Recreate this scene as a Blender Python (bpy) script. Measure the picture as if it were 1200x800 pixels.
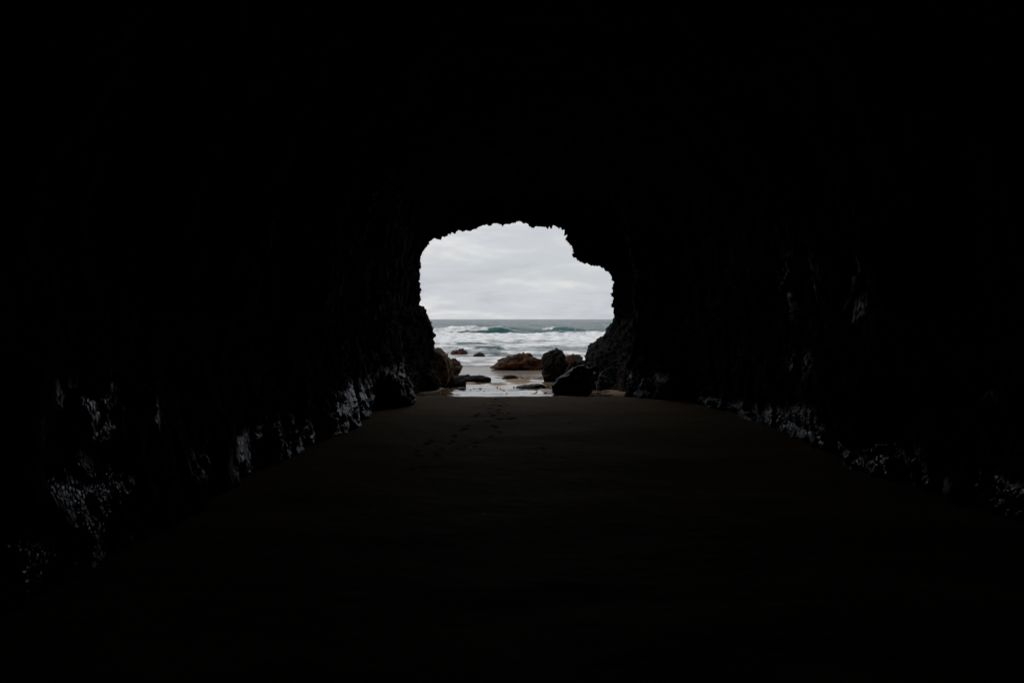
import bpy, math, random
import numpy as np

for o in list(bpy.data.objects):
    bpy.data.objects.remove(o, do_unlink=True)
scene = bpy.context.scene
COL = scene.collection
R = math.radians

# ------------------------------------------------------------------ camera
CAM_H = 1.6
F = 1200 * 26.0 / 36.0                      # focal length in photo pixels
PITCH = math.atan(26.0 / F)                 # horizon 26 px above the centre
cam_d = bpy.data.cameras.new('camera')
cam_d.lens = 26.0
cam_d.sensor_width = 36.0
cam_d.clip_start = 0.05
cam_d.clip_end = 60000
cam = bpy.data.objects.new('camera', cam_d)
COL.objects.link(cam)
cam.location = (0, 0, CAM_H)
cam.rotation_euler = (R(90) - PITCH, 0, 0)
scene.camera = cam

# ------------------------------------------------------------------ light
SUN_EL, SUN_AZ = R(52), R(-68)              # azimuth from +Y (the sea) towards +X
w = bpy.data.worlds.new('World')
scene.world = w
w.use_nodes = True
nt = w.node_tree
nt.nodes.clear()


def N(tree, kind, **kw):
    n = tree.nodes.new(kind)
    for k, v in kw.items():
        if k == 'inp':
            for i, val in v.items():
                n.inputs[i].default_value = val
        else:
            setattr(n, k, v)
    return n


def ramp(tree, stops, interp='EASE'):
    n = tree.nodes.new('ShaderNodeValToRGB')
    n.color_ramp.interpolation = interp
    els = n.color_ramp.elements
    while len(els) < len(stops):
        els.new(0.5)
    for e, (p, c) in zip(els, stops):
        e.position = p
        e.color = (c, c, c, 1) if isinstance(c, (int, float)) else (*c, 1)
    return n


L = nt.links.new
sky = N(nt, 'ShaderNodeTexSky', sky_type='NISHITA', sun_disc=False)
sky.sun_elevation = SUN_EL
sky.sun_rotation = SUN_AZ
tc = N(nt, 'ShaderNodeTexCoord')
sep = N(nt, 'ShaderNodeSeparateXYZ')
L(tc.outputs['Generated'], sep.inputs[0])
zz = N(nt, 'ShaderNodeMath', operation='ABSOLUTE')
L(sep.outputs['Z'], zz.inputs[0])
za = N(nt, 'ShaderNodeMath', operation='ADD', inp={1: 0.17})
L(zz.outputs[0], za.inputs[0])
dvx = N(nt, 'ShaderNodeMath', operation='DIVIDE')
dvy = N(nt, 'ShaderNodeMath', operation='DIVIDE')
L(sep.outputs['X'], dvx.inputs[0]); L(za.outputs[0], dvx.inputs[1])
L(sep.outputs['Y'], dvy.inputs[0]); L(za.outputs[0], dvy.inputs[1])
cmb = N(nt, 'ShaderNodeCombineXYZ', inp={2: 3.7})
L(dvx.outputs[0], cmb.inputs[0]); L(dvy.outputs[0], cmb.inputs[1])
n1 = N(nt, 'ShaderNodeTexNoise', inp={'Scale': 2.1, 'Detail': 7.0, 'Roughness': 0.55, 'Distortion': 0.25})
L(cmb.outputs[0], n1.inputs['Vector'])
# overcast sheet: grey bellies and pale tops (radiance, x10 because the Background runs at 0.1)
cr = ramp(nt, [(0.30, (0.53, 0.555, 0.595)), (0.5, (0.605, 0.625, 0.66)), (0.70, (0.755, 0.76, 0.765))])
L(n1.outputs['Fac'], cr.inputs[0])
mul = N(nt, 'ShaderNodeVectorMath', operation='SCALE', inp={3: 10.0})
L(cr.outputs[0], mul.inputs[0])
n2 = N(nt, 'ShaderNodeTexNoise', inp={'Scale': 0.9, 'Detail': 4.0, 'Roughness': 0.5})
L(cmb.outputs[0], n2.inputs['Vector'])
gap = ramp(nt, [(0.0, 0.80), (0.36, 0.86), (0.46, 0.97), (1.0, 0.99)])
L(n2.outputs['Fac'], gap.inputs[0])
mx = N(nt, 'ShaderNodeMix', data_type='RGBA')
L(gap.outputs[0], mx.inputs['Factor'])
L(sky.outputs[0], mx.inputs[6]); L(mul.outputs[0], mx.inputs[7])
bg = N(nt, 'ShaderNodeBackground', inp={'Strength': 0.1})
L(mx.outputs[2], bg.inputs['Color'])
wo = N(nt, 'ShaderNodeOutputWorld')
L(bg.outputs[0], wo.inputs['Surface'])

sd = bpy.data.lights.new('sun', 'SUN')
sd.energy = 1.2
sd.angle = R(22)
sd.color = (1.0, 0.965, 0.92)
sun = bpy.data.objects.new('sun', sd)
COL.objects.link(sun)
sun.rotation_euler = (R(90) - SUN_EL, 0, R(180) - SUN_AZ)
sun.location = (-30, 40, 40)

vs = scene.view_settings
vs.view_transform = 'Standard'
vs.look = 'None'
vs.exposure = 0.0
vs.gamma = 1.0
vs.use_curve_mapping = False
scene.cycles.max_bounces = 4
scene.cycles.diffuse_bounces = 3
scene.cycles.glossy_bounces = 3
scene.cycles.sample_clamp_indirect = 4.0

# ------------------------------------------------------------------ helpers
rng = np.random.default_rng(11)
PERM = np.concatenate([rng.permutation(512)] * 2).astype(np.int64)
GRAD = rng.normal(size=(512, 3))
GRAD /= np.linalg.norm(GRAD, axis=1)[:, None]
RND = rng.random((512, 4))


def hsh(ix, iy, iz):
    return PERM[(PERM[(PERM[ix & 511] + iy) & 511] + iz) & 511]


def perlin(p):
    p = np.asarray(p, float)
    i = np.floor(p).astype(np.int64)
    f = p - i
    u = f * f * f * (f * (f * 6 - 15) + 10)
    out = 0
    for dx in (0, 1):
        wx = u[:, 0] if dx else 1 - u[:, 0]
        for dy in (0, 1):
            wy = u[:, 1] if dy else 1 - u[:, 1]
            for dz in (0, 1):
                wz = u[:, 2] if dz else 1 - u[:, 2]
                g = GRAD[hsh(i[:, 0] + dx, i[:, 1] + dy, i[:, 2] + dz)]
                d = g[:, 0] * (f[:, 0] - dx) + g[:, 1] * (f[:, 1] - dy) + g[:, 2] * (f[:, 2] - dz)
                out = out + wx * wy * wz * d
    return out * 1.6


def fbm(p, octaves=4, gain=0.5):
    a, s, out = 1.0, 1.0, 0
    for k in range(octaves):
        out = out + a * perlin(p * s + k * 17.3)
        a *= gain
        s *= 2.03
    return out


def facets(p, tilt=0.9):
    """broken-rock relief: every Voronoi cell is a tilted plane at its own height"""
    i = np.floor(p).astype(np.int64)
    f = p - i
    best = np.full(len(p), 9e9)
    val = np.zeros(len(p))
    for dx in (-1, 0, 1):
        for dy in (-1, 0, 1):
            for dz in (-1, 0, 1):
                h = hsh(i[:, 0] + dx, i[:, 1] + dy, i[:, 2] + dz)
                r = RND[h]
                d = np.stack([dx + r[:, 0] - f[:, 0], dy + r[:, 1] - f[:, 1], dz + r[:, 2] - f[:, 2]], 1)
                dd = (d * d).sum(1)
                m = dd < best
                v = (r[:, 3] - 0.5) + tilt * (d * GRAD[(h * 7 + 3) & 511]).sum(1)
                best = np.where(m, dd, best)
                val = np.where(m, v, val)
    return val


def sstep(a, b, x):
    t = np.clip((x - a) / (b - a), 0, 1)
    return t * t * (3 - 2 * t)


def at(px, py, Y):
    """photo pixel seen at distance Y -> point"""
    cx, cy = (px - 600) / F, -(py - 400) / F
    ca, sa = math.cos(PITCH), math.sin(PITCH)
    d = (cx, ca + cy * sa, -sa + cy * ca)
    s = Y / d[1]
    return np.array([d[0] * s, Y, CAM_H + d[2] * s])


def grid_mesh(name, V, mat, quads_mask=None, attrs=None, smooth=True):
    """V: (rows, cols, 3) array -> mesh object"""
    nr, nc = V.shape[:2]
    idx = np.arange(nr * nc).reshape(nr, nc)
    q = np.stack([idx[:-1, :-1], idx[:-1, 1:], idx[1:, 1:], idx[1:, :-1]], -1).reshape(-1, 4)
    return raw_mesh(name, V.reshape(-1, 3), q, mat, attrs, smooth)


def raw_mesh(name, verts, faces, mat, attrs=None, smooth=True):
    me = bpy.data.meshes.new(name)
    n = faces.shape[1]
    me.vertices.add(len(verts))
    me.vertices.foreach_set('co', np.ascontiguousarray(verts, dtype=np.float32).ravel())
    me.loops.add(faces.size)
    me.loops.foreach_set('vertex_index', np.ascontiguousarray(faces, dtype=np.int32).ravel())
    me.polygons.add(len(faces))
    me.polygons.foreach_set('loop_start', np.arange(0, faces.size, n, dtype=np.int32))
    me.update(calc_edges=True)
    me.polygons.foreach_set('use_smooth', np.full(len(faces), smooth))
    for k, a in (attrs or {}).items():
        at_ = me.attributes.new(k, 'FLOAT', 'POINT')
        at_.data.foreach_set('value', np.ascontiguousarray(a, dtype=np.float32).ravel())
    me.materials.append(mat)
    me.validate()
    o = bpy.data.objects.new(name, me)
    COL.objects.link(o)
    return o


def structure(o, label=None):
    o['kind'] = 'structure'
    if label:
        o['label'] = label
    return o


# ------------------------------------------------------------------ materials
def new_mat(name):
    m = bpy.data.materials.new(name)
    m.use_nodes = True
    t = m.node_tree
    t.nodes.clear()
    out = N(t, 'ShaderNodeOutputMaterial')
    b = N(t, 'ShaderNodeBsdfPrincipled')
    t.links.new(b.outputs[0], out.inputs[0])
    return m, t, b


def mixc(t, fac, a, b):
    n = N(t, 'ShaderNodeMix', data_type='RGBA')
    for sock, v in ((n.inputs['Factor'], fac), (n.inputs[6], a), (n.inputs[7], b)):
        if isinstance(v, bpy.types.NodeSocket):
            t.links.new(v, sock)
        elif isinstance(v, (int, float)):
            sock.default_value = v
        else:
            sock.default_value = (*v, 1)
    return n.outputs[2]


def math_(t, op, a, b=None, clamp=False):
    n = N(t, 'ShaderNodeMath', operation=op, use_clamp=clamp)
    for sock, v in ((n.inputs[0], a), (n.inputs[1], b)):
        if v is None:
            continue
        if isinstance(v, bpy.types.NodeSocket):
            t.links.new(v, sock)
        else:
            sock.default_value = v
    return n.outputs[0]


def noise(t, vec, scale, detail=5.0, rough=0.55, dist=0.0):
    n = N(t, 'ShaderNodeTexNoise', inp={'Scale': scale, 'Detail': detail, 'Roughness': rough, 'Distortion': dist})
    t.links.new(vec, n.inputs['Vector'])
    return n.outputs['Fac']


def rramp(t, fac, stops, interp='EASE'):
    n = ramp(t, stops, interp)
    t.links.new(fac, n.inputs[0])
    return n.outputs[0]


def mapped(t, vec, scale=(1, 1, 1), loc=(0, 0, 0)):
    n = N(t, 'ShaderNodeMapping')
    n.inputs['Scale'].default_value = scale
    n.inputs['Location'].default_value = loc
    t.links.new(vec, n.inputs['Vector'])
    return n.outputs[0]


def rock_mat(name, dark, mid, stain, stain_lo=0.56, wet_rough=0.22, dry_rough=0.75, wet_band=None,
             wet_all=0.0, bump=0.6):
    """wet_band: take the splash and seep patches from the mesh's wet attribute"""
    m, t, b = new_mat(name)
    geo = N(t, 'ShaderNodeNewGeometry')
    P = geo.outputs['Position']
    big = noise(t, P, 0.9, 4, 0.6, 0.3)
    fine = noise(t, P, 9.0, 5, 0.65)
    c = mixc(t, rramp(t, fine, [(0.32, 0.0), (0.68, 1.0)]), dark, mid)
    st = rramp(t, math_(t, 'ADD', math_(t, 'MULTIPLY', big, 0.75), math_(t, 'MULTIPLY', fine, 0.25)),
               [(stain_lo, 0.0), (stain_lo + 0.10, 1.0)])
    c = mixc(t, st, c, stain)
    grit = noise(t, P, 60.0, 2, 0.6)
    c = mixc(t, math_(t, 'MULTIPLY', grit, 0.35), c, tuple(0.45 * x for x in dark))
    t.links.new(c, b.inputs['Base Color'])
    # relief: crags, then the knobbly crust (barnacles and pitted lava)
    vor = N(t, 'ShaderNodeTexVoronoi', feature='F1', inp={'Scale': 34.0, 'Randomness': 1.0})
    t.links.new(mapped(t, P, (1, 1, 0.62)), vor.inputs['Vector'])
    b1 = N(t, 'ShaderNodeBump', inp={'Strength': bump, 'Distance': 0.03})
    t.links.new(fine, b1.inputs['Height'])
    b2 = N(t, 'ShaderNodeBump', invert=True, inp={'Strength': min(1.0, bump * 1.3), 'Distance': 0.024})
    t.links.new(math_(t, 'POWER', vor.outputs['Distance'], 1.8), b2.inputs['Height'])
    t.links.new(b1.outputs[0], b2.inputs['Normal'])
    b3 = N(t, 'ShaderNodeBump', inp={'Strength': 0.35, 'Distance': 0.012})
    t.links.new(grit, b3.inputs['Height'])
    t.links.new(b2.outputs[0], b3.inputs['Normal'])
    t.links.new(b3.outputs[0], b.inputs['Normal'])
    if wet_band:
        # splash patches and seeping runs on the rock, ragged at the edge
        wa = N(t, 'ShaderNodeAttribute', attribute_name='wet').outputs['Fac']
        rag = noise(t, P, 7.0, 4, 0.65, 0.4)
        wet = rramp(t, math_(t, 'MULTIPLY', wa, math_(t, 'ADD', math_(t, 'MULTIPLY', rag, 0.8), 0.6)), [(0.22, 0.0), (0.75, 1.0)])
    else:
        wet = None
    if wet is not None:
        rr = N(t, 'ShaderNodeMapRange', inp={3: dry_rough, 4: wet_rough})
        t.links.new(wet, rr.inputs[0])
        t.links.new(rr.outputs[0], b.inputs['Roughness'])
        sr = N(t, 'ShaderNodeMapRange', inp={3: 0.02, 4: 1.0})
        t.links.new(wet, sr.inputs[0])
        t.links.new(sr.outputs[0], b.inputs['Specular IOR Level'])
        b.inputs['IOR'].default_value = 1.7
        b.inputs['Specular Tint'].default_value = (0.82, 0.86, 1.0, 1)
    else:
        b.inputs['Roughness'].default_value = dry_rough + (wet_rough - dry_rough) * wet_all
        b.inputs['Specular IOR Level'].default_value = 0.03 + 0.45 * wet_all
    return m


M_CAVE = rock_mat('cave_rock', (0.013, 0.0135, 0.0155), (0.034, 0.0345, 0.038), (0.10, 0.056, 0.022), stain_lo=0.545, wet_rough=0.24,
                  wet_band=True, bump=0.75, dry_rough=0.84)
M_DARK = rock_mat('dark_boulder', (0.011, 0.011, 0.012), (0.036, 0.033, 0.031), (0.05, 0.036, 0.023), stain_lo=0.58,
                  wet_all=0.0)
M_WETDARK = rock_mat('wet_dark_rock', (0.010, 0.010, 0.012), (0.026, 0.025, 0.025), (0.045, 0.032, 0.022), stain_lo=0.6,
                     wet_all=0.6)
M_OCHRE = rock_mat('ochre_rock', (0.085, 0.039, 0.021), (0.175, 0.085, 0.046), (0.066, 0.059, 0.050), stain_lo=0.45,
                   wet_all=0.0)
M_BROWN = rock_mat('brown_rock', (0.060, 0.046, 0.024), (0.18, 0.130, 0.062), (0.035, 0.030, 0.024), stain_lo=0.54,
                   wet_all=0.1)
M_RED = rock_mat('red_brown_rock', (0.06, 0.026, 0.020), (0.13, 0.05, 0.036), (0.03, 0.022, 0.02), stain_lo=0.55,
                 wet_all=0.25)

# sand -----------------------------------------------------------------
WET_Y = 15.75


def sand_material():
    m, t, b = new_mat('sand')
    geo = N(t, 'ShaderNodeNewGeometry')
    P = geo.outputs['Position']
    sp = N(t, 'ShaderNodeSeparateXYZ')
    t.links.new(P, sp.inputs[0])
    grain = noise(t, P, 220.0, 3, 0.6)
    blot = noise(t, P, 0.8, 5, 0.55)
    c = mixc(t, blot, (0.31, 0.222, 0.145), (0.42, 0.305, 0.20))
    c = mixc(t, math_(t, 'MULTIPLY', grain, 0.5), c, (0.12, 0.105, 0.085))
    # the sheet of seepage water starts outside the mouth, with a wandering edge and drained bars
    edge = noise(t, mapped(t, P, (0.7, 0.7, 1)), 1.0, 4, 0.5, 0.3)
    yy = math_(t, 'ADD', sp.outputs['Y'], math_(t, 'MULTIPLY', math_(t, 'SUBTRACT', edge, 0.5), 2.4))
    soak = rramp(t, math_(t, 'DIVIDE', math_(t, 'SUBTRACT', yy, WET_Y - 0.25), 1.0), [(0.0, 0.0), (0.75, 1.0)])
    bars = N(t, 'ShaderNodeAttribute', attribute_name='drained').outputs['Fac']
    film = math_(t, 'MULTIPLY', soak, math_(t, 'SUBTRACT', 1.0, math_(t, 'MULTIPLY', bars, 0.95)))
    damp = rramp(t, math_(t, 'DIVIDE', math_(t, 'SUBTRACT', yy, WET_Y - 2.5), 4.0), [(0.0, 0.0), (0.8, 1.0)])
    c = mixc(t, math_(t, 'MULTIPLY', damp, 0.5), c, (0.15, 0.095, 0.058))
    t.links.new(c, b.inputs['Base Color'])
    rr = N(t, 'ShaderNodeMapRange', inp={3: 0.85, 4: 0.06})
    t.links.new(film, rr.inputs[0])
    t.links.new(rr.outputs[0], b.inputs['Roughness'])
    sr = N(t, 'ShaderNodeMapRange', inp={3: 0.03, 4: 0.5})
    t.links.new(film, sr.inputs[0])
    t.links.new(sr.outputs[0], b.inputs['Specular IOR Level'])
    b.inputs['IOR'].default_value = 1.4
    rip = noise(t, mapped(t, P, (5, 9, 5)), 1.0, 5, 0.6)
    b1 = N(t, 'ShaderNodeBump', inp={'Strength': 0.22, 'Distance': 0.02})
    t.links.new(rip, b1.inputs['Height'])
    b2 = N(t, 'ShaderNodeBump', inp={'Strength': 0.25, 'Distance': 0.004})
    t.links.new(grain, b2.inputs['Height'])
    t.links.new(b1.outputs[0], b2.inputs['Normal'])
    dryn = b2.outputs[0]
    # water film lies flat: keep only a hint of the relief
    b3 = N(t, 'ShaderNodeBump', inp={'Strength': 0.10, 'Distance': 0.012})
    t.links.new(rip, b3.inputs['Height'])
    mv = N(t, 'ShaderNodeMix', data_type='VECTOR')
    t.links.new(film, mv.inputs['Factor'])
    t.links.new(dryn, mv.inputs[4]); t.links.new(b3.outputs[0], mv.inputs[5])
    t.links.new(mv.outputs[1], b.inputs['Normal'])
    return m


# sea ------------------------------------------------------------------
def sea_material():
    m, t, b = new_mat('sea_water')
    geo = N(t, 'ShaderNodeNewGeometry')
    P = geo.outputs['Position']
    sp = N(t, 'ShaderNodeSeparateXYZ')
    t.links.new(P, sp.inputs[0])
    fa = N(t, 'ShaderNodeAttribute', attribute_name='foam').outputs['Fac']
    th = N(t, 'ShaderNodeAttribute', attribute_name='thin').outputs['Fac']
    sh = N(t, 'ShaderNodeAttribute', attribute_name='shallow').outputs['Fac']
    f1 = noise(t, mapped(t, P, (0.45, 0.75, 0.75)), 1.0, 8, 0.66, 0.5)
    f1 = rramp(t, f1, [(0.25, 0.0), (0.75, 1.0)], 'LINEAR')
    foam = math_(t, 'SUBTRACT', math_(t, 'ADD', f1, math_(t, 'MULTIPLY', fa, 1.5)), 0.95)
    foam = rramp(t, math_(t, 'ADD', math_(t, 'MULTIPLY', foam, 2.6), 0.1), [(0.0, 0.0), (1.0, 1.0)])
    body = mixc(t, noise(t, mapped(t, P, (0.02, 0.05, 0.05)), 1.0, 4), (0.014, 0.042, 0.052), (0.034, 0.078, 0.084))
    body = mixc(t, math_(t, 'MULTIPLY', th, math_(t, 'ADD', 0.45, math_(t, 'MULTIPLY', f1, 0.7)), True), body, (0.10, 0.25, 0.22))  # light shining through the crests is painted in as a lighter green
    body = mixc(t, sh, body, (0.23, 0.185, 0.155))
    f2 = noise(t, mapped(t, P, (0.9, 0.5, 1.2)), 1.0, 6, 0.7, 0.6)
    whites = mixc(t, rramp(t, f2, [(0.32, 0.0), (0.62, 1.0)]), (0.50, 0.53, 0.55), (0.90, 0.90, 0.89))
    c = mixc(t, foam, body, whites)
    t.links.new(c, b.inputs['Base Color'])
    rr = N(t, 'ShaderNodeMapRange', inp={3: 0.2, 4: 0.9})
    t.links.new(foam, rr.inputs[0])
    t.links.new(rr.outputs[0], b.inputs['Roughness'])
    sr = N(t, 'ShaderNodeMapRange', inp={3: 0.16, 4: 0.1})
    t.links.new(foam, sr.inputs[0])
    t.links.new(sr.outputs[0], b.inputs['Specular IOR Level'])
    b.inputs['IOR'].default_value = 1.33
    w1 = noise(t, mapped(t, P, (0.5, 1.1, 1)), 1.0, 6, 0.6, 0.4)
    w2 = noise(t, mapped(t, P, (0.06, 0.14, 0.1)), 1.0, 5, 0.6, 0.3)
    b0 = N(t, 'ShaderNodeBump', inp={'Strength': 1.0, 'Distance': 1.6})
    t.links.new(w2, b0.inputs['Height'])
    b1 = N(t, 'ShaderNodeBump', inp={'Strength': 0.9, 'Distance': 0.32})
    t.links.new(w1, b1.inputs['Height'])
    t.links.new(b0.outputs[0], b1.inputs['Normal'])
    # calm thin swash on the beach
    b2 = N(t, 'ShaderNodeBump', inp={'Strength': 0.35, 'Distance': 0.06})
    t.links.new(noise(t, mapped(t, P, (1.2, 3.0, 1)), 1.0, 5, 0.6, 0.4), b2.inputs['Height'])
    mv = N(t, 'ShaderNodeMix', data_type='VECTOR')
    t.links.new(sh, mv.inputs['Factor'])
    t.links.new(b1.outputs[0], mv.inputs[4]); t.links.new(b2.outputs[0], mv.inputs[5])
    t.links.new(mv.outputs[1], b.inputs['Normal'])
    return m


# ------------------------------------------------------------------ beach
SEA_Z = -0.80


def beach_z(y):
    y = np.asarray(y, float)
    berm = -0.09 * sstep(15.0, 16.4, y)
    slope = -0.71 * np.clip((y - 16.0) / 15.5, 0, None)
    return berm + np.where(y > 16, slope, 0)


def ground_px(px, py):
    """photo pixel -> point on the beach"""
    Y = 5.0
    for _ in range(40):
        lo = at(px, py, Y)
        dz = (lo[2] - CAM_H) / Y
        Y = (float(beach_z(Y)) - CAM_H) / dz if dz < 0 else 60
    return at(px, py, Y)


xs = np.unique(np.round(np.concatenate([np.linspace(-45, -6, 40), np.arange(-6, -3, 0.12), np.arange(-3, 2.6, 0.028),
                                        np.arange(2.6, 6, 0.12), np.linspace(6, 45, 40)]), 4))
ys = np.unique(np.round(np.concatenate([np.arange(-12, 3, 0.2), np.arange(3, 16.8, 0.028), np.arange(16.8, 34, 0.09),
                                        np.arange(34, 70, 1.5)]), 4))
X, Y = np.meshgrid(xs, ys)
Z = beach_z(Y)
P3 = np.stack([X.ravel(), Y.ravel(), np.zeros(X.size)], 1)
Z = Z + (0.030 * fbm(P3 * np.array([0.45, 0.6, 1]), 3) + 0.004 * fbm(P3 * np.array([5, 8, 1]) + 9, 2)).reshape(X.shape) \
    * (0.35 + 0.65 * sstep(0, 3, Y))
# outside: low bars and runnels left by the tide
Z = Z + 0.035 * perlin(P3 * np.array([0.35, 0.9, 1]) + 31).reshape(X.shape) * sstep(16.5, 19, Y)

PRINTS = [(530, 65), (475, 85), (520, 90), (575, 90), (505, 105), (540, 110), (545, 130), (585, 130), (500, 128),
          (440, 140), (455, 130), (530, 150), (490, 165), (590, 155), (607, 152), (525, 185), (402, 183), (386, 195),
          (545, 208), (505, 230), (345, 222), (440, 255), (430, 275), (388, 272), (355, 283), (285, 285), (180, 300),
          (185, 322), (265, 312), (155, 378), (205, 372), (170, 410), (240, 450), (305, 470), (370, 535), (475, 575),
          (515, 575), (680, 515), (515, 75), (555, 78), (545, 95),
          (535, 120), (515, 140), (550, 155), (240, 245), (215, 262), (330, 250), (700, 285), (735, 286)]
r2 = random.Random(5)
for i, (u, v) in enumerate(PRINTS):
    g = ground_px(440 + u / 3.75, 450 + v / 3.75)
    if g[1] < 3.2 or v > 400:
        continue
    ang = r2.uniform(-0.5, 0.5)
    L_, W_ = r2.uniform(0.08, 0.11), r2.uniform(0.034, 0.048)
    dep = r2.uniform(0.016, 0.030)
    dep *= 0.95 - 0.5 * min(1.0, max(0.0, (v - 180) / 150))
    ix = (xs > g[0] - 0.45) & (xs < g[0] + 0.45)
    iy = (ys > g[1] - 0.45) & (ys < g[1] + 0.45)
    sub = np.ix_(iy, ix)
    dx, dy = X[sub] - g[0], Y[sub] - g[1]
    a = dx * math.cos(ang) + dy * math.sin(ang)
    b_ = -dx * math.sin(ang) + dy * math.cos(ang)
    wloc = W_ * (1 - 0.25 * np.exp(-((b_ + 0.02) / 0.05) ** 2))       # instep
    r = np.sqrt((a / wloc) ** 2 + (b_ / L_) ** 2)
    Z[sub] += -dep * (1 - sstep(0.55, 1.05, r)) + 0.006 * np.exp(-((r - 1.25) / 0.22) ** 2)

drained = np.zeros_like(X)
wob = fbm(P3 * np.array([1.6, 1.0, 1]) + 40, 3).reshape(X.shape)
for px, py, wpx, hpx, amt in [(609, 446.5, 17, 3.6, 1.0), (582, 450.5, 13, 1.6, 0.8), (503, 457, 16, 4.0, 0.7), (630, 452, 10, 2.0, 0.7),
                              (716, 456, 22, 7.0, 0.85), (548, 449, 9, 1.3, 0.6), (640, 458, 9, 3.0, 0.5), (560, 438, 30, 1.0, 0.5)]:
    g, g2 = ground_px(px, py), ground_px(px, py - hpx)
    rx, ry = wpx / F * g[1], max(g2[1] - g[1], 0.25)
    rr = np.sqrt(((X - g[0]) / rx) ** 2 + ((Y - g[1]) / ry) ** 2) + 0.35 * wob
    drained = np.maximum(drained, amt * (1 - sstep(0.7, 1.05, rr)))
    Z = Z + 0.03 * amt * (1 - sstep(0.3, 1.2, rr))
drained = np.maximum(drained, 0.55 * sstep(0.55, 0.9, fbm(P3 * np.array([0.8, 0.9, 1]) + 90, 4).reshape(X.shape)) * sstep(18, 21, Y))
sand = grid_mesh('beach_sand', np.stack([X, Y, Z], -1), sand_material(), attrs={'drained': drained})
structure(sand, 'brown beach sand running out of the dark cave, wet and shining outside the mouth')

# ------------------------------------------------------------------ sea
ysea = [21.0]
while ysea[-1] < 170:
    ysea.append(ysea[-1] + (0.16 if ysea[-1] < 50 else 0.3))
while ysea[-1] < 30000:
    ysea.append(ysea[-1] * 1.0115)
ysea = np.array(ysea)
s = np.linspace(-1, 1, 281)
s = 0.55 * s + 0.45 * s ** 3
SX = s[None, :] * (16 + 0.55 * ysea[:, None])
SY = np.repeat(ysea[:, None], len(s), 1)
PS = np.stack([SX.ravel(), SY.ravel(), np.zeros(SX.size)], 1)


def sn(sx, sy, o=0, octv=3):
    return fbm(PS * np.array([sx, sy, 1.0]) + o * 7.7, octv).reshape(SX.shape)


off = sstep(30, 95, SY)
H = 0.07 * sn(0.16, 0.45, 1, 4) * (0.25 + off) + 0.17 * off * sn(0.07, 0.2, 2, 4)
chop = 1 - 2 * np.abs(sn(0.11, 0.28, 31, 3))
H += 0.10 * off * chop + 0.30 * sstep(140, 260, SY) * (1 - 2 * np.abs(sn(0.03, 0.07, 33, 4)))
H += 0.45 * sstep(150, 400, SY) * sn(0.012, 0.035, 3, 4)
foam = np.zeros_like(SX)
thin = np.zeros_like(SX)


def wave(y0, hgt, front, back, x0, x1, wander, seed, soft=3.0, foam_x=(0, 0), foam_amt=1.0, green=0.0):
    """one crest rolling towards the beach: steep front face, long back"""
    global H, foam, thin
    yc = y0 + wander * perlin(PS * np.array([0.05, 0, 0]) + seed).reshape(SX.shape)
    d = SY - yc                                   # >0 seaward
    env = sstep(x0 - soft, x0 + soft, SX) * (1 - sstep(x1 - soft, x1 + soft, SX))
    env = env * (0.85 + 0.3 * perlin(PS * np.array([0.25, 0, 0]) + seed + 4).reshape(SX.shape) + 0.22 * perlin(PS * np.array([0.9, 0, 0]) + seed + 9).reshape(SX.shape))
    prof = np.where(d < 0, np.exp(-(d / front) ** 2), np.exp(-(d / back) ** 2))
    h = hgt * env * prof
    H += h
    thin = np.maximum(thin, green * np.clip(h / hgt, 0, 1) ** 1.5 * (d < front * 0.8))  # mask for the painted backlit green, strongest high on the front face
    fr = SX + 1.2 * fbm(PS * np.array([0.6, 0.6, 0]) + seed, 3).reshape(SX.shape)
    fx = sstep(foam_x[0] - 1.0, foam_x[0] + 1.0, fr) * (1 - sstep(foam_x[1] - 1.2, foam_x[1] + 1.2, fr))
    foam = np.maximum(foam, foam_amt * fx * np.clip(h / hgt * 1.6, 0, 1) * (d < back * 0.5))


# the outer line of breakers, broken on the left, green-faced to the right
wave(121, 1.05, 1.5, 6.0, -17, -0.2, 2.0, 3, 2.2, (-30, -4.2), 0.70, 0.9)
wave(121, 0.25, 1.2, 5.0, -10.5, -4.6, 1.0, 8, 0.8, (-10.5, -4.2), 1.0, 0.3)
wave(146, 0.85, 2.0, 7.0, 4.2, 13.5, 2.5, 5, 3.0, (5.6, 8.6), 0.46, 0.75)
wave(131, 0.35, 1.2, 4.0, 3.0, 30, 3.0, 20, 3.0, (12, 30), 0.4, 0.3)
wave(175, 0.7, 2.5, 8.0, -40, 5, 5.0, 21, 5.0, (-40, -12), 0.3, 0.4)
wave(150, 0.9, 2.0, 7.0, -60, -22, 3.0, 6, 5.0, (-60, -20), 0.8, 0.6)
wave(140, 0.9, 2.0, 7.0, 24, 60, 3.0, 7, 5.0, (30, 60), 0.8, 0.6)
# inner bores
wave(122.2, 0.16, 0.5, 1.0, -4.5, 1.2, 2.0, 3, 1.0, (-4.5, 0.6), 0.42, 0.2)
wave(104, 0.42, 0.9, 7.0, -80, 80, 2.5, 11, 3, (-80, 80), 1.0, 0.1)
wave(86, 0.30, 0.8, 6.0, -80, 80, 3.5, 12, 3, (-80, 80), 0.85, 0.1)
wave(71, 0.28, 0.7, 3.0, -60, 60, 4.0, 13, 3, (-60, 60), 0.55, 0.1)
wave(77, 0.22, 0.7, 3.0, -60, 3, 4.0, 18, 3, (-60, 60), 0.5, 0.1)
wave(64.5, 0.24, 0.6, 2.5, -1, 60, 3.0, 19, 3, (-60, 60), 0.5, 0.1)
wave(59, 0.30, 0.6, 2.6, -30, -0.5, 2.0, 14, 1.0, (-30, -4), 0.6, 0.2)
wave(50.5, 0.20, 0.5, 3.0, -1.5, 30, 2.0, 15, 1.2, (-1, 30), 0.85, 0.1)
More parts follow.
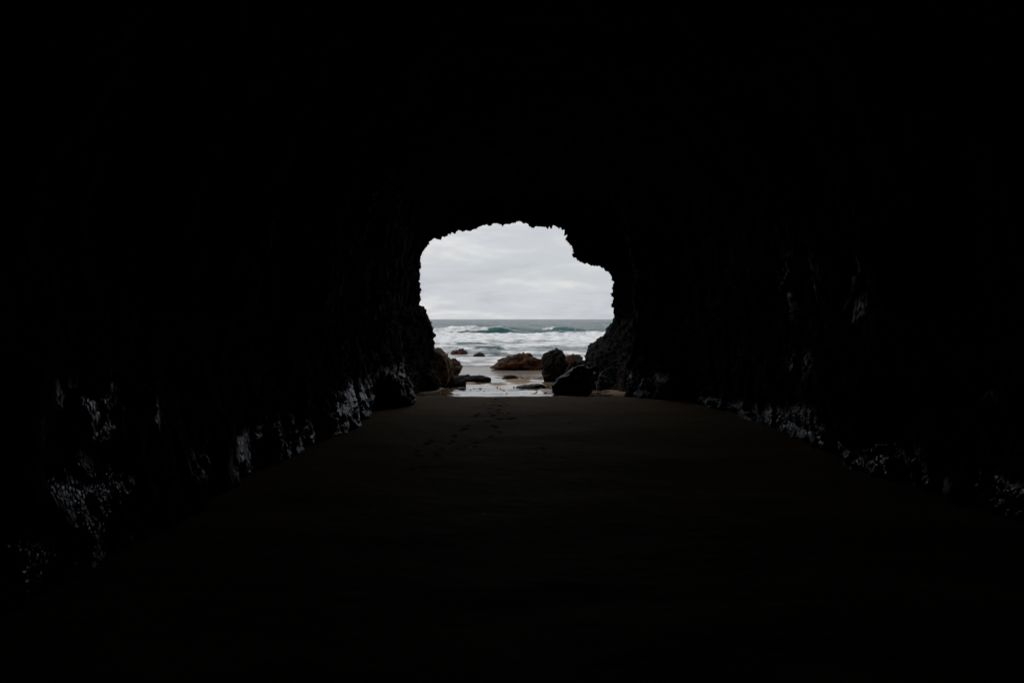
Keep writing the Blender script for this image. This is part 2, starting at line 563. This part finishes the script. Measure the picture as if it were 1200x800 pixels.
wave(43.5, 0.15, 0.45, 2.0, -8, 1.0, 1.6, 16, 0.8, (-8, 2), 0.75, 0.2)
wave(38.0, 0.08, 0.4, 1.6, -12, 12, 1.5, 17, 0.8, (-12, 12), 0.50, 0.2)
# drifting foam between the bores
base = np.interp(SY, [28, 33, 38, 44, 50, 56, 62, 70, 80, 95, 108, 114, 119, 128, 170],
                 [0.10, 0.20, 0.30, 0.44, 0.46, 0.33, 0.34, 0.44, 0.56, 0.70, 0.82, 0.70, 0.24, 0.05, 0.0])
foam = np.maximum(foam, np.clip(base + 0.26 * sn(0.09, 0.10, 21, 4) * (base > 0.03), 0, 1))
caps = np.clip((sn(0.03, 0.08, 25, 4) - 0.95) * 1.5, 0, 0.45) * sstep(170, 260, SY) * (1 - sstep(900, 2500, SY))
foam = np.maximum(foam, caps)
H += 0.09 * foam * sn(0.9, 1.0, 22, 4) * (1 - sstep(150, 200, SY)) * (0.3 + off)
shallow = 1 - sstep(29, 52, SY + 3 * sn(0.15, 0.15, 24, 2))
Yd = SY - 0.7 * np.clip(H - 0.45, 0, 1) * (SY < 170)
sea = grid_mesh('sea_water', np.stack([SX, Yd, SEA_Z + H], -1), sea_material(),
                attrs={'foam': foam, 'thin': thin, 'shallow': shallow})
structure(sea, 'grey-green sea with breaking waves and white foam out to the horizon')

# ------------------------------------------------------------------ cave and cliff
MOUTH = [  # opening outline in photo pixels, with the distance of that piece of the lip
    (505, 480, 18.6), (506, 458, 18.6), (508, 440, 18.5), (509, 420, 18.4), (508.5, 406, 18.3), (507.6, 394, 18.2), (505.5, 382, 18.1),
    (501, 373, 18.0), (492.5, 362, 17.9), (491.5, 347, 17.8), (491.3, 331, 17.7), (491.2, 311, 17.6), (495, 297, 17.5),
    (501, 287, 17.5), (509, 278.5, 17.5), (522, 277, 17.5), (535, 273, 17.5), (550, 270, 17.5), (562, 266.5, 17.5),
    (572, 264.3, 17.5), (590, 263.5, 17.5), (603, 262.5, 17.5), (609, 261, 17.5), (618, 263.3, 17.5), (632, 264.5, 17.5),
    (648, 265.5, 17.5), (656, 268, 17.5), (664, 270.5, 17.5), (667, 273.5, 17.5), (665, 281, 17.4), (667, 287, 17.3),
    (672, 290.5, 17.3), (673, 299, 17.3), (679, 305, 17.3), (690, 309.5, 17.3), (700, 312, 17.3), (709, 313, 17.4),
    (714, 318, 17.5), (717, 323, 17.6), (719.5, 329, 17.7), (720.5, 335, 17.8), (720, 345, 18.0), (718, 353, 18.2),
    (717, 363, 18.4), (716, 378, 18.6), (709, 390, 18.8), (700, 401, 19.0), (692, 411, 19.1), (688, 421, 19.2),
    (690, 440, 19.3), (692, 456, 19.4), (692, 480, 19.4)]
NU = 620


def resample(P, n):
    d = np.concatenate([[0], np.cumsum(np.linalg.norm(np.diff(P, axis=0), axis=1))])
    t = np.linspace(0, d[-1], n)
    return np.stack([np.interp(t, d, P[:, k]) for k in range(3)], 1)


mouth = resample(np.array([at(*m) for m in MOUTH]), NU)


def arch(y, xl, xr, h, dyr=0.0, pw=2.6):
    """tunnel section: near-vertical sides, rounded vault; dyr shifts the right side in depth"""
    a = np.linspace(math.pi, 0, 160)
    ca, sa = np.cos(a), np.sin(a)
    cx, hw = (xl + xr) / 2, (xr - xl) / 2
    x = cx + hw * np.sign(ca) * np.abs(ca) ** (2 / pw)
    z = 0.2 + (h - 0.2) * np.abs(sa) ** (2 / pw)
    x = np.concatenate([[xl], x, [xr]])
    z = np.concatenate([[-0.75], z, [-0.75]])
    yy = y + dyr * (x - xl) / (xr - xl)
    return resample(np.stack([x, yy, z], 1), NU)


def flare(k, dy, lift=0.0):
    c = np.array([0.05, 0, 1.2])
    Q = mouth.copy()
    Q[:, 0] = c[0] + (Q[:, 0] - c[0]) * k
    Q[:, 2] = np.where(Q[:, 2] > 0.3, 0.3 + (Q[:, 2] - 0.3) * k, Q[:, 2] - 0.5 * (k > 1.3))
    Q[:, 1] = Q[:, 1] + dy
    return Q


KEYS = [(-9.2, arch(-9.2, 0.4, 0.8, 1.2)), (-8.8, arch(-8.8, -1.8, 2.6, 3.0)), (-6, arch(-6, -2.7, 3.8, 4.2)),
        (-2, arch(-2, -2.95, 4.3, 4.9)), (2, arch(2, -2.95, 4.3, 5.1)), (5, arch(5, -2.85, 4.1, 5.0)),
        (8, arch(8, -2.75, 3.85, 4.8)), (10.5, arch(10.5, -2.55, 3.85, 4.7)), (12.4, arch(12.4, -2.55, 3.8, 4.8, 0, 3.2)),
        (13.7, arch(13.7, -2.5, 3.55, 4.8, 0.3, 3.6)), (14.4, arch(14.4, -2.45, 2.95, 4.8, 0.4, 4)),
        (14.9, arch(14.9, -2.4, 2.62, 4.8, 0.3, 4)), (15.5, arch(15.5, -2.45, 2.62, 4.8, 0.2, 4)),
        (16.2, arch(16.2, -2.5, 2.95, 4.7, 0.4, 4)), (17.0, arch(17.0, -2.5, 2.95, 4.5, 0.6, 4)),
        (17.9, mouth), (18.6, flare(1.06, 0.7)), (19.4, flare(1.30, 1.3)), (20.1, flare(2.0, 1.9)),
        (21.0, flare(4.0, 2.3)), (22.6, flare(9.0, 3.2)), (24.0, flare(16.0, 4.5))]
vk = np.array([k[0] for k in KEYS])
KR = np.stack([k[1] for k in KEYS])
vv = [-9.2]
while vv[-1] < 24:
    v = vv[-1]
    vv.append(v + (0.12 if v < 2 else 0.040 if v < 16 else 0.024 if v < 18.8 else 0.09))
vv = np.array(vv)
vv[-1] = 24
j = np.clip(np.searchsorted(vk, vv, 'right') - 1, 0, len(vk) - 2)
tt = ((vv - vk[j]) / (vk[j + 1] - vk[j]))[:, None, None]
# Catmull-Rom between key sections, straight either side of the lip so that the lip stays the narrowest ring
jm, jp = np.clip(j - 1, 0, None), np.clip(j + 2, None, len(vk) - 1)
dt = (vk[j + 1] - vk[j])[:, None, None]
m0 = (KR[j + 1] - KR[jm]) / (vk[j + 1] - vk[jm])[:, None, None] * dt
m1 = (KR[jp] - KR[j]) / (vk[jp] - vk[j])[:, None, None] * dt
lin = KR[j] * (1 - tt) + KR[j + 1] * tt
crm = ((2 * tt ** 3 - 3 * tt ** 2 + 1) * KR[j] + (tt ** 3 - 2 * tt ** 2 + tt) * m0 +
       (-2 * tt ** 3 + 3 * tt ** 2) * KR[j + 1] + (tt ** 3 - tt ** 2) * m1)
G = np.where((vv < 16)[:, None, None], crm, lin)

# normals of the smooth tunnel (pointing into the air), then break the rock
du = np.gradient(G, axis=1)
dv = np.gradient(G, axis=0)
nrm = np.cross(du, dv)
nrm /= np.linalg.norm(nrm, axis=2)[:, :, None] + 1e-9
mid = np.array([0.4, 0, 1.5])
chk = len(vv) // 2
toc = mid - G[chk, NU // 4]
toc[1] = 0
if (nrm[chk, NU // 4] * toc).sum() < 0:
    nrm = -nrm
Pf = G.reshape(-1, 3)
lip = np.exp(-((vv - 17.9) / 0.9) ** 2)                # keep the traced lip; free everywhere else
A_big = (0.30 * (1 - lip) * sstep(-9, -7, vv) * (1 - 0.55 * sstep(12.5, 15, vv) * (vv < 18)))[:, None]
A_big = A_big * (1 + 2.0 * sstep(19.5, 23, vv))[:, None]
A_mid = (0.10 * (1 - 0.55 * lip) * sstep(-9, -8, vv) * (1 + 2 * sstep(19, 22, vv)))[:, None]
sh = G.shape[:2]
big = fbm(Pf * np.array([0.55, 0.55, 0.32]) + 3.3, 3).reshape(sh)
mid1 = facets(Pf * np.array([2.4, 2.4, 1.5]) + 0.7 * np.stack([fbm(Pf * 0.9 + k * 5, 2) for k in range(3)], 1)).reshape(sh)
mid2 = facets(Pf * np.array([7.0, 7.0, 4.5]) + 11).reshape(sh)
fin = fbm(Pf * 11.0 + 2, 4).reshape(sh)
ledge = np.abs(perlin(Pf * np.array([0.9, 0.9, 3.2]) + 50)).reshape(sh)
low = (1 - sstep(0.2, 1.3, G[:, :, 2])) * (1 - lip)[:, None] * sstep(-6, 0, vv)[:, None]
A_big = A_big * (0.45 + 0.55 * sstep(0.5, 1.8, G[:, :, 2]))
worn = 0.3 + 0.9 * sstep(-0.25, 0.25, fbm(Pf * 1.3 + 80, 2).reshape(sh))
D = A_big * big + A_mid * mid1 + 0.40 * A_mid * mid2 + 0.026 * fin * worn + (0.03 * lip)[:, None] * mid2 * worn + (0.055 * lip)[:, None] * facets(Pf * np.array([3.6, 2.5, 3.6]) + 61, 1.2).reshape(sh) + (0.035 * lip)[:, None] * worn * facets(Pf * 15.0 + 23).reshape(sh) + A_mid * 0.5 * (ledge - 0.3)
D = D + low * (0.08 + 0.20 * np.clip(fbm(Pf * np.array([0.9, 0.9, 0.7]) + 70, 3).reshape(sh) + 0.1, 0, 1))
D = D - (0.035 * lip)[:, None]                         # the breaks eat into the lip
G = G + nrm * D[:, :, None]
wet = np.zeros(sh)
for px, py, rx, ry, amt, sl in [
        (100, 515, 30, 66, 1.25, 0.25), (122, 590, 38, 58, 1.25, 0.15), (125, 640, 26, 16, 1.0, 0), (6, 680, 34, 40, 1.4, 0), (48, 660, 34, 22, 1.4, 0), (70, 640, 20, 14, 1.0, 0),
        (68, 470, 9, 26, 0.75, 0.4), (186, 488, 8, 24, 0.75, 0.3), (225, 545, 12, 20, 0.6, 0), (300, 525, 30, 26, 1.0, 0.3), (330, 515, 20, 26, 0.8, 0),
        (355, 512, 22, 18, 0.9, 0), (390, 482, 28, 30, 1.0, 0.2), (412, 470, 20, 30, 0.8, 0), (448, 452, 22, 26, 0.8, 0),
        (860, 482, 26, 12, 1.0, 0), (902, 494, 24, 16, 1.0, 0), (940, 498, 26, 22, 0.85, 0), (966, 516, 26, 14, 1.0, 0), (1006, 538, 16, 10, 0.9, 0),
        (1045, 540, 26, 24, 1.0, 0), (1066, 560, 26, 12, 1.0, 0), (1135, 572, 20, 16, 1.2, 0), (1164, 588, 30, 18, 1.3, 0), (1196, 600, 20, 20, 1.3, 0),
        (1115, 462, 18, 9, 0.6, 0), (960, 330, 8, 60, 0.5, 0), (1000, 320, 8, 60, 0.45, -0.2), (1025, 285, 10, 45, 0.45, -0.4), (1080, 320, 8, 40, 0.38, 0.2),
        (925, 335, 10, 45, 0.55, 0), (1010, 365, 10, 25, 0.62, 0), (930, 425, 20, 18, 0.6, 0), (785, 452, 5, 20, 0.8, 0), (725, 442, 14, 8, 0.6, 0)]:
    yb = (2.72 if px < 600 else 3.75) * F / abs(px - 600)
    yb = min(yb, 15.0)
    zb_ = CAM_H - (py - 374) * yb / F
    dz = (G[:, :, 2] - zb_) / (ry / F * yb)
    wy = rx / F * yb * yb / (2.72 if px < 600 else 3.75)          # that width along a wall that runs in depth
    dy = (G[:, :, 1] - yb) / wy - sl * dz * (ry / rx) * 0.6
    side = (G[:, :, 0] < 0) if px < 600 else (G[:, :, 0] > 0)
    wet = np.maximum(wet, amt * np.exp(-0.7 * (dy ** 2 + dz ** 2)) * side)
# keep any bulge from closing over the camera
uL, uR = int(NU * 0.36), int(NU * 0.66)
vb = int(np.searchsorted(vv, -7.0))
vm = int(np.searchsorted(vv, 19.0))
structure(grid_mesh('cave_wall_left', G[vb:vm + 1, :uL + 1], M_CAVE, attrs={'wet': wet[vb:vm + 1, :uL + 1]}), 'black rock wall on the left side of the cave with wet glinting foot')
structure(grid_mesh('cave_ceiling', G[vb:vm + 1, uL:uR + 1], M_CAVE, attrs={'wet': wet[vb:vm + 1, uL:uR + 1]}), 'black rock roof of the cave arching over the opening')
structure(grid_mesh('cave_wall_right', G[vb:vm + 1, uR:], M_CAVE, attrs={'wet': wet[vb:vm + 1, uR:]}), 'black rock wall on the right side of the cave with overhanging knob at the mouth')
structure(grid_mesh('cave_wall_back', G[:vb + 1], M_CAVE, attrs={'wet': wet[:vb + 1]}), 'dark closed end of the cave')
structure(grid_mesh('cliff_face', G[vm:], M_CAVE, attrs={'wet': wet[vm:]}), 'seaward face of the cliff round the cave mouth')

# ------------------------------------------------------------------ rocks
import bmesh
ICO = {}


def ico(n):
    if n not in ICO:
        bm = bmesh.new()
        bmesh.ops.create_icosphere(bm, subdivisions=n, radius=1.0)
        bm.verts.ensure_lookup_table()
        ICO[n] = (np.array([v.co[:] for v in bm.verts]), np.array([[v.index for v in f.verts] for f in bm.faces]))
        bm.free()
    return ICO[n]


def tag(o, label, cat, group=None):
    o['label'] = label
    o['category'] = cat
    if group:
        o['group'] = group
    return o


def rock(name, outline, Yd, depth, mat, label, cat='rock', group=None, seed=1, sub=5, rough=0.09, cell=0.30, sink=0.12,
         lean=0.0, aniso=1.0, hew=30, grain=0.5):
    """outline: the rock's silhouette (photo pixels) at distance Yd, given a real depth; it is bedded into the ground"""
    W = np.array([at(px, py, Yd) for px, py in outline])
    zb = W[:, 2].min()
    W[:, 2] = np.where(W[:, 2] < zb + 0.04, W[:, 2] - sink, W[:, 2])
    cx, cz = (W[:, 0].min() + W[:, 0].max()) / 2, (W[:, 2].min() * 0.6 + W[:, 2].max() * 0.4)
    th = np.linspace(-math.pi, math.pi, 361)
    Rr = np.zeros(361)
    nW = len(W)
    for i in range(nW):
        ax, az = W[i, 0] - cx, W[i, 2] - cz
        bx, bz = W[(i + 1) % nW, 0] - cx, W[(i + 1) % nW, 2] - cz
        ex, ez = bx - ax, bz - az
        den = np.cos(th) * ez - np.sin(th) * ex
        den = np.where(np.abs(den) < 1e-9, 1e-9, den)
        tpar = (ax * ez - az * ex) / den
        spar = (ax * np.sin(th) - az * np.cos(th)) / den
        ok = (spar >= -1e-6) & (spar <= 1 + 1e-6) & (tpar > 0)
        Rr = np.where(ok, np.maximum(Rr, tpar), Rr)
    Rr = np.where(Rr <= 0, Rr[Rr > 0].mean(), Rr)
    S, Fc = ico(sub)
    rho = np.hypot(S[:, 0], S[:, 2])
    ang = np.arctan2(S[:, 2], S[:, 0])
    rad = np.interp(ang, th, Rr)
    k = rho ** 0.62
    V = np.stack([rad * k * np.cos(ang), depth * np.sign(S[:, 1]) * np.abs(S[:, 1]) ** 0.8, rad * k * np.sin(ang)], 1)
    V[:, 1] += lean * V[:, 2]
    size = max(Rr.mean(), 0.02)
    pr = np.random.default_rng(seed)
    for _ in range(hew):                                   # broken faces
        nn = pr.normal(size=3)
        nn[1] -= 0.35
        nn /= np.linalg.norm(nn)
        dp = V @ nn
        lim = dp.max() * (0.965 - 0.32 * abs(nn[1]) * pr.random())
        V = V - np.clip(dp - lim, 0, None)[:, None] * nn * 0.97
    n = V / (np.linalg.norm(V, axis=1)[:, None] + 1e-9)
    q = V / (size * 2) + seed * 13.7
    q = q * np.array([aniso, 1, 1])
    d = rough * (0.95 * facets(q * 2.2, 1.0) + 0.6 * facets(q * 5.0 + 5, 1.0) + grain * (0.36 * facets(q * 11 + 9, 1.0) + 0.30 * fbm(q * 9, 4)))
    V = V + n * (d * size * 2)[:, None]
    o = raw_mesh(name, V - np.array([0, 0, zb - cz]), Fc, mat)
    o.location = (cx, Yd, zb)
    return tag(o, label, cat, group)


# the two boulders in the mouth
rock('boulder', [(660, 445.5), (668, 432), (666, 424), (661, 414), (657, 409), (651, 407.5), (645, 410), (637, 412.5), (634.5, 421),
                 (636, 433), (640, 446)], 25.0, 0.48, M_DARK,
     'tall dark grey boulder standing upright on wet sand beside the ochre reef', 'boulder', seed=2, sub=6, rough=0.06)
rock('boulder', [(691, 462.5), (694, 457), (692.5, 446), (692, 432), (688, 428), (680, 428), (672, 431), (663, 439), (654, 445),
                 (648, 452), (647, 457), (652, 461), (664, 463)], 16.6, 0.42, M_WETDARK,
     'black slanting boulder at the edge of the wet sand, nearest in the mouth', 'boulder', seed=5, sub=6, rough=0.06)
rock('boulder', [(664, 436), (668, 427), (675, 423.5), (684, 424), (692, 428), (695, 440), (690, 444), (668, 444)], 23.0, 0.35, M_DARK,
     'low dark rock showing behind the black slanting boulder', 'boulder', seed=7, sub=6, rough=0.09)
# reef and rocks in the surf
rock('reef_rock', [(575, 431), (582, 424.5), (591, 419), (596, 417), (600, 418), (603, 415.5), (608, 414), (613, 414.5), (619, 416), (622, 419),
              (626, 419.5), (630, 421), (638, 421), (645, 424), (645, 434), (632, 433.5), (610, 432), (577, 432.5)], 35.5, 0.85, M_OCHRE,
     'long ochre reef with grey top in shallow water left of the tall boulder', 'reef', seed=9, sub=6, rough=0.085, aniso=1.6, grain=0.3, hew=8)
rock('boulder', [(660, 420), (666, 417), (672, 415), (678, 414.5), (681, 417), (683, 423), (670, 426), (660, 425)], 39.0, 0.4, M_OCHRE,
     'small orange rock showing between the tall boulder and the right wall', 'rock', seed=11, sub=5, rough=0.10)
rock('surf_rock', [(526, 415), (530, 411.5), (536, 410.5), (541, 409.3), (544, 409.8), (548, 413), (548.5, 415.3)], 50.5, 0.5, M_RED,
     'reddish low rock awash in white surf on the left', 'rock', seed=13, sub=5, rough=0.11, sink=0.2)
rock('surf_rock', [(551.5, 418), (555, 416), (560, 413.2), (564, 413), (569, 416.5), (569.5, 418.3)], 47.0, 0.4, M_WETDARK,
     'small black rock awash in surf, right of the reddish one', 'rock', seed=15, sub=5, rough=0.11, sink=0.2)
# foot of the left wall
rock('rock_outcrop', [(500, 458), (500, 420), (503, 409), (509, 406.5), (515, 409), (521, 415), (526, 422), (529, 432), (528, 444),
                 (521, 452), (514, 457)], 21.0, 1.0, M_BROWN,
     'brown rock outcrop at the outer foot of the left cave wall', 'outcrop', seed=17, sub=6, rough=0.10)
rock('rock_outcrop', [(520, 441), (521, 426), (526, 421), (533, 421), (538, 425), (541, 431), (540, 435), (532, 441)], 27.5, 0.6, M_BROWN,
     'rounded brown rock beyond the brown outcrop, ending at the water', 'outcrop', seed=19, sub=6, rough=0.10)
rock('rock_outcrop', [(486, 460), (486, 448), (492, 438), (500, 430), (507, 436), (512, 444), (516, 452), (514, 456), (504, 459)], 18.6, 0.6, M_DARK,
     'dark rubbly ledge at the left corner of the mouth, below the brown outcrop', 'outcrop', seed=21, sub=6, rough=0.11)
rock('rock_outcrop', [(428, 486), (430, 468), (438, 452), (448, 440), (460, 436), (470, 442), (480, 452), (487, 464), (487, 470), (472, 479),
                 (450, 486)], 14.0, 0.7, M_WETDARK,
     'wet black rock jutting onto the sand from the left wall before the mouth', 'outcrop', seed=23, sub=6, rough=0.10)
# flat slabs on the wet sand
rock('flat_rock', [(522, 446.5), (524, 442), (534, 440.3), (550, 440), (562, 440.5), (572, 441.5), (577, 444), (576, 447), (540, 447.5)], 24.3, 0.45,
     M_DARK, 'long flat dark slab on wet sand beside the left outcrop', 'slab', seed=25, hew=6, sub=5, rough=0.06)
rock('flat_rock', [(520, 452), (521, 446), (530, 444.8), (543, 445.3), (546, 447.5), (545.5, 452), (532, 452.3)], 21.3, 0.3, M_DARK,
     'short thick dark slab in front of the long flat one', 'slab', seed=27, hew=6, sub=5, rough=0.06)
rock('flat_rock', [(534, 456), (537, 454.3), (543, 453.6), (545.5, 454.4), (545, 456.3)], 19.2, 0.12, M_WETDARK,
     'small dark stone in front of the short thick slab', 'stone', seed=29, hew=6, sub=4, rough=0.04, sink=0.06)
rock('flat_rock', [(588, 442), (592, 440), (598, 439.3), (604, 440), (609, 441.8), (608, 442.4)], 27.4, 0.3, M_DARK,
     'small flat dark slab on brown sand in front of the ochre reef', 'slab', seed=31, hew=6, sub=5, rough=0.03, sink=0.08)
rock('flat_rock', [(603, 454), (606, 452.5), (614, 451), (620, 451.2), (626, 450), (634, 450), (640, 452), (639, 454.3)], 20.2, 0.22, M_WETDARK,
     'low knobbly dark slab lying left of the two boulders', 'slab', seed=33, hew=6, sub=5, rough=0.10, sink=0.08)
# rubble under the right wall
RUB = [((696, 451), 14, 16, 19.0, 'at the left end of the rubble, next to the black boulder', 0),
       ((709, 450), 17, 20, 18.8, 'in the middle of the rubble under the right wall', 1),
       ((723, 450), 18, 17, 18.6, 'at the right end of the rubble, half behind the right pillar', 2),
       ((703, 452.5), 9, 7, 18.5, 'lying lowest and smallest of the rubble under the right wall', 3),
       ((716, 439), 20, 14, 19.1, 'on top of the rubble under the right wall', 4)]
for (bx, by), wpx, hpx, Yd, where, k in RUB:
    rr_ = random.Random(40 + k)
    ol = []
    for q in range(9):
        a = math.pi * q / 8
        f_ = rr_.uniform(0.85, 1.1)
        ol.append((bx - wpx / 2 * math.cos(a) * f_, by - hpx * math.sin(a) ** 0.8 * f_))
    rock('rubble_rock', ol, Yd, wpx / F * Yd * 0.5, M_WETDARK, 'dark rock ' + where, 'rock',
         'rubble under the right wall', seed=60 + k, sub=5, rough=0.08, sink=0.15)

# stones that lie on the sand
def stone(name, px, py, wpx, hpx, mat, label, cat, group, seed):
    g = ground_px(px, py)
    rr_ = random.Random(seed)
    S, Fc = ico(3)
    wd = wpx / F * g[1]
    ht = hpx / F * g[1]
    V = S * np.array([wd / 2, wd * rr_.uniform(0.35, 0.6), ht])
    q = S * 1.3 + seed * 3.1
    V = V * (1 + 0.30 * facets(q, 0.8) + 0.12 * fbm(q * 2, 2))[:, None]
    o = raw_mesh(name, V, Fc, mat)
    o.location = (g[0], g[1], float(beach_z(g[1])) + ht * 0.25)
    o.rotation_euler = (0, 0, rr_.uniform(-0.5, 0.5))
    return tag(o, label, cat, group)


FS = ['long thin dark stone on wet sand just right of the black boulder', 'long flat dark stone on wet sand under the rubble by the pillar',
      'dark stone nearest the cave between the black boulder and the pillar', 'short flat dark stone touching the foot of the right pillar',
      'smallest flat stone, at the right foot of the black boulder']
for k, (px, py, wpx, hpx) in enumerate([(703, 455, 16, 1.2), (719, 454.2, 15, 1.3), (711, 459.5, 11, 1.3), (726, 458.5, 9, 1.2), (699, 461, 6, 1.0)]):
    stone('flat_stone', px, py, wpx, hpx, M_WETDARK, FS[k], 'stone',
          'flat stones on the wet sand by the right pillar', 80 + k)
rp = random.Random(3)
for k in range(26):
    px, py = rp.gauss(640, 5.5), rp.uniform(452, 462)
    if 634 < px < 652 or k % 3 == 0:
        stone('pebble', px, py, rp.uniform(2, 4.5), rp.uniform(0.7, 1.5), M_WETDARK,
              'dark pebble strewn on the wet sand left of the black boulder', 'pebble', 'pebbles left of the black boulder', 100 + k)
for k in range(16):
    stone('pebble', rp.uniform(535, 622), rp.uniform(454, 461.5), rp.uniform(1.2, 3.0), rp.uniform(0.5, 1.0), M_WETDARK,
          'small dark pebble scattered over the shining wet sand before the slabs', 'pebble', 'pebbles on the shining wet sand', 150 + k)
m_shell, tsh, bsh = new_mat('shell_white')
shell_n = noise(tsh, N(tsh, 'ShaderNodeNewGeometry').outputs['Position'], 40.0, 3)
tsh.links.new(mixc(tsh, shell_n, (0.62, 0.60, 0.56), (0.82, 0.80, 0.77)), bsh.inputs['Base Color'])
bsh.inputs['Roughness'].default_value = 0.25
for k, (u, v) in enumerate([(548, 618), (500, 618), (478, 573), (610, 674), (628, 674), (565, 687), (602, 737), (855, 614), (702, 515),
                            (18, 485), (325, 258), (545, 660), (850, 165)]):
    stone('shell_fragment', 440 + u / 3.75, 450 + v / 3.75, 3.4, 0.6, m_shell, 'tiny pale shell fragment on the dark sand inside the cave',
          'shell', 'shell fragments on the dark sand', 200 + k)
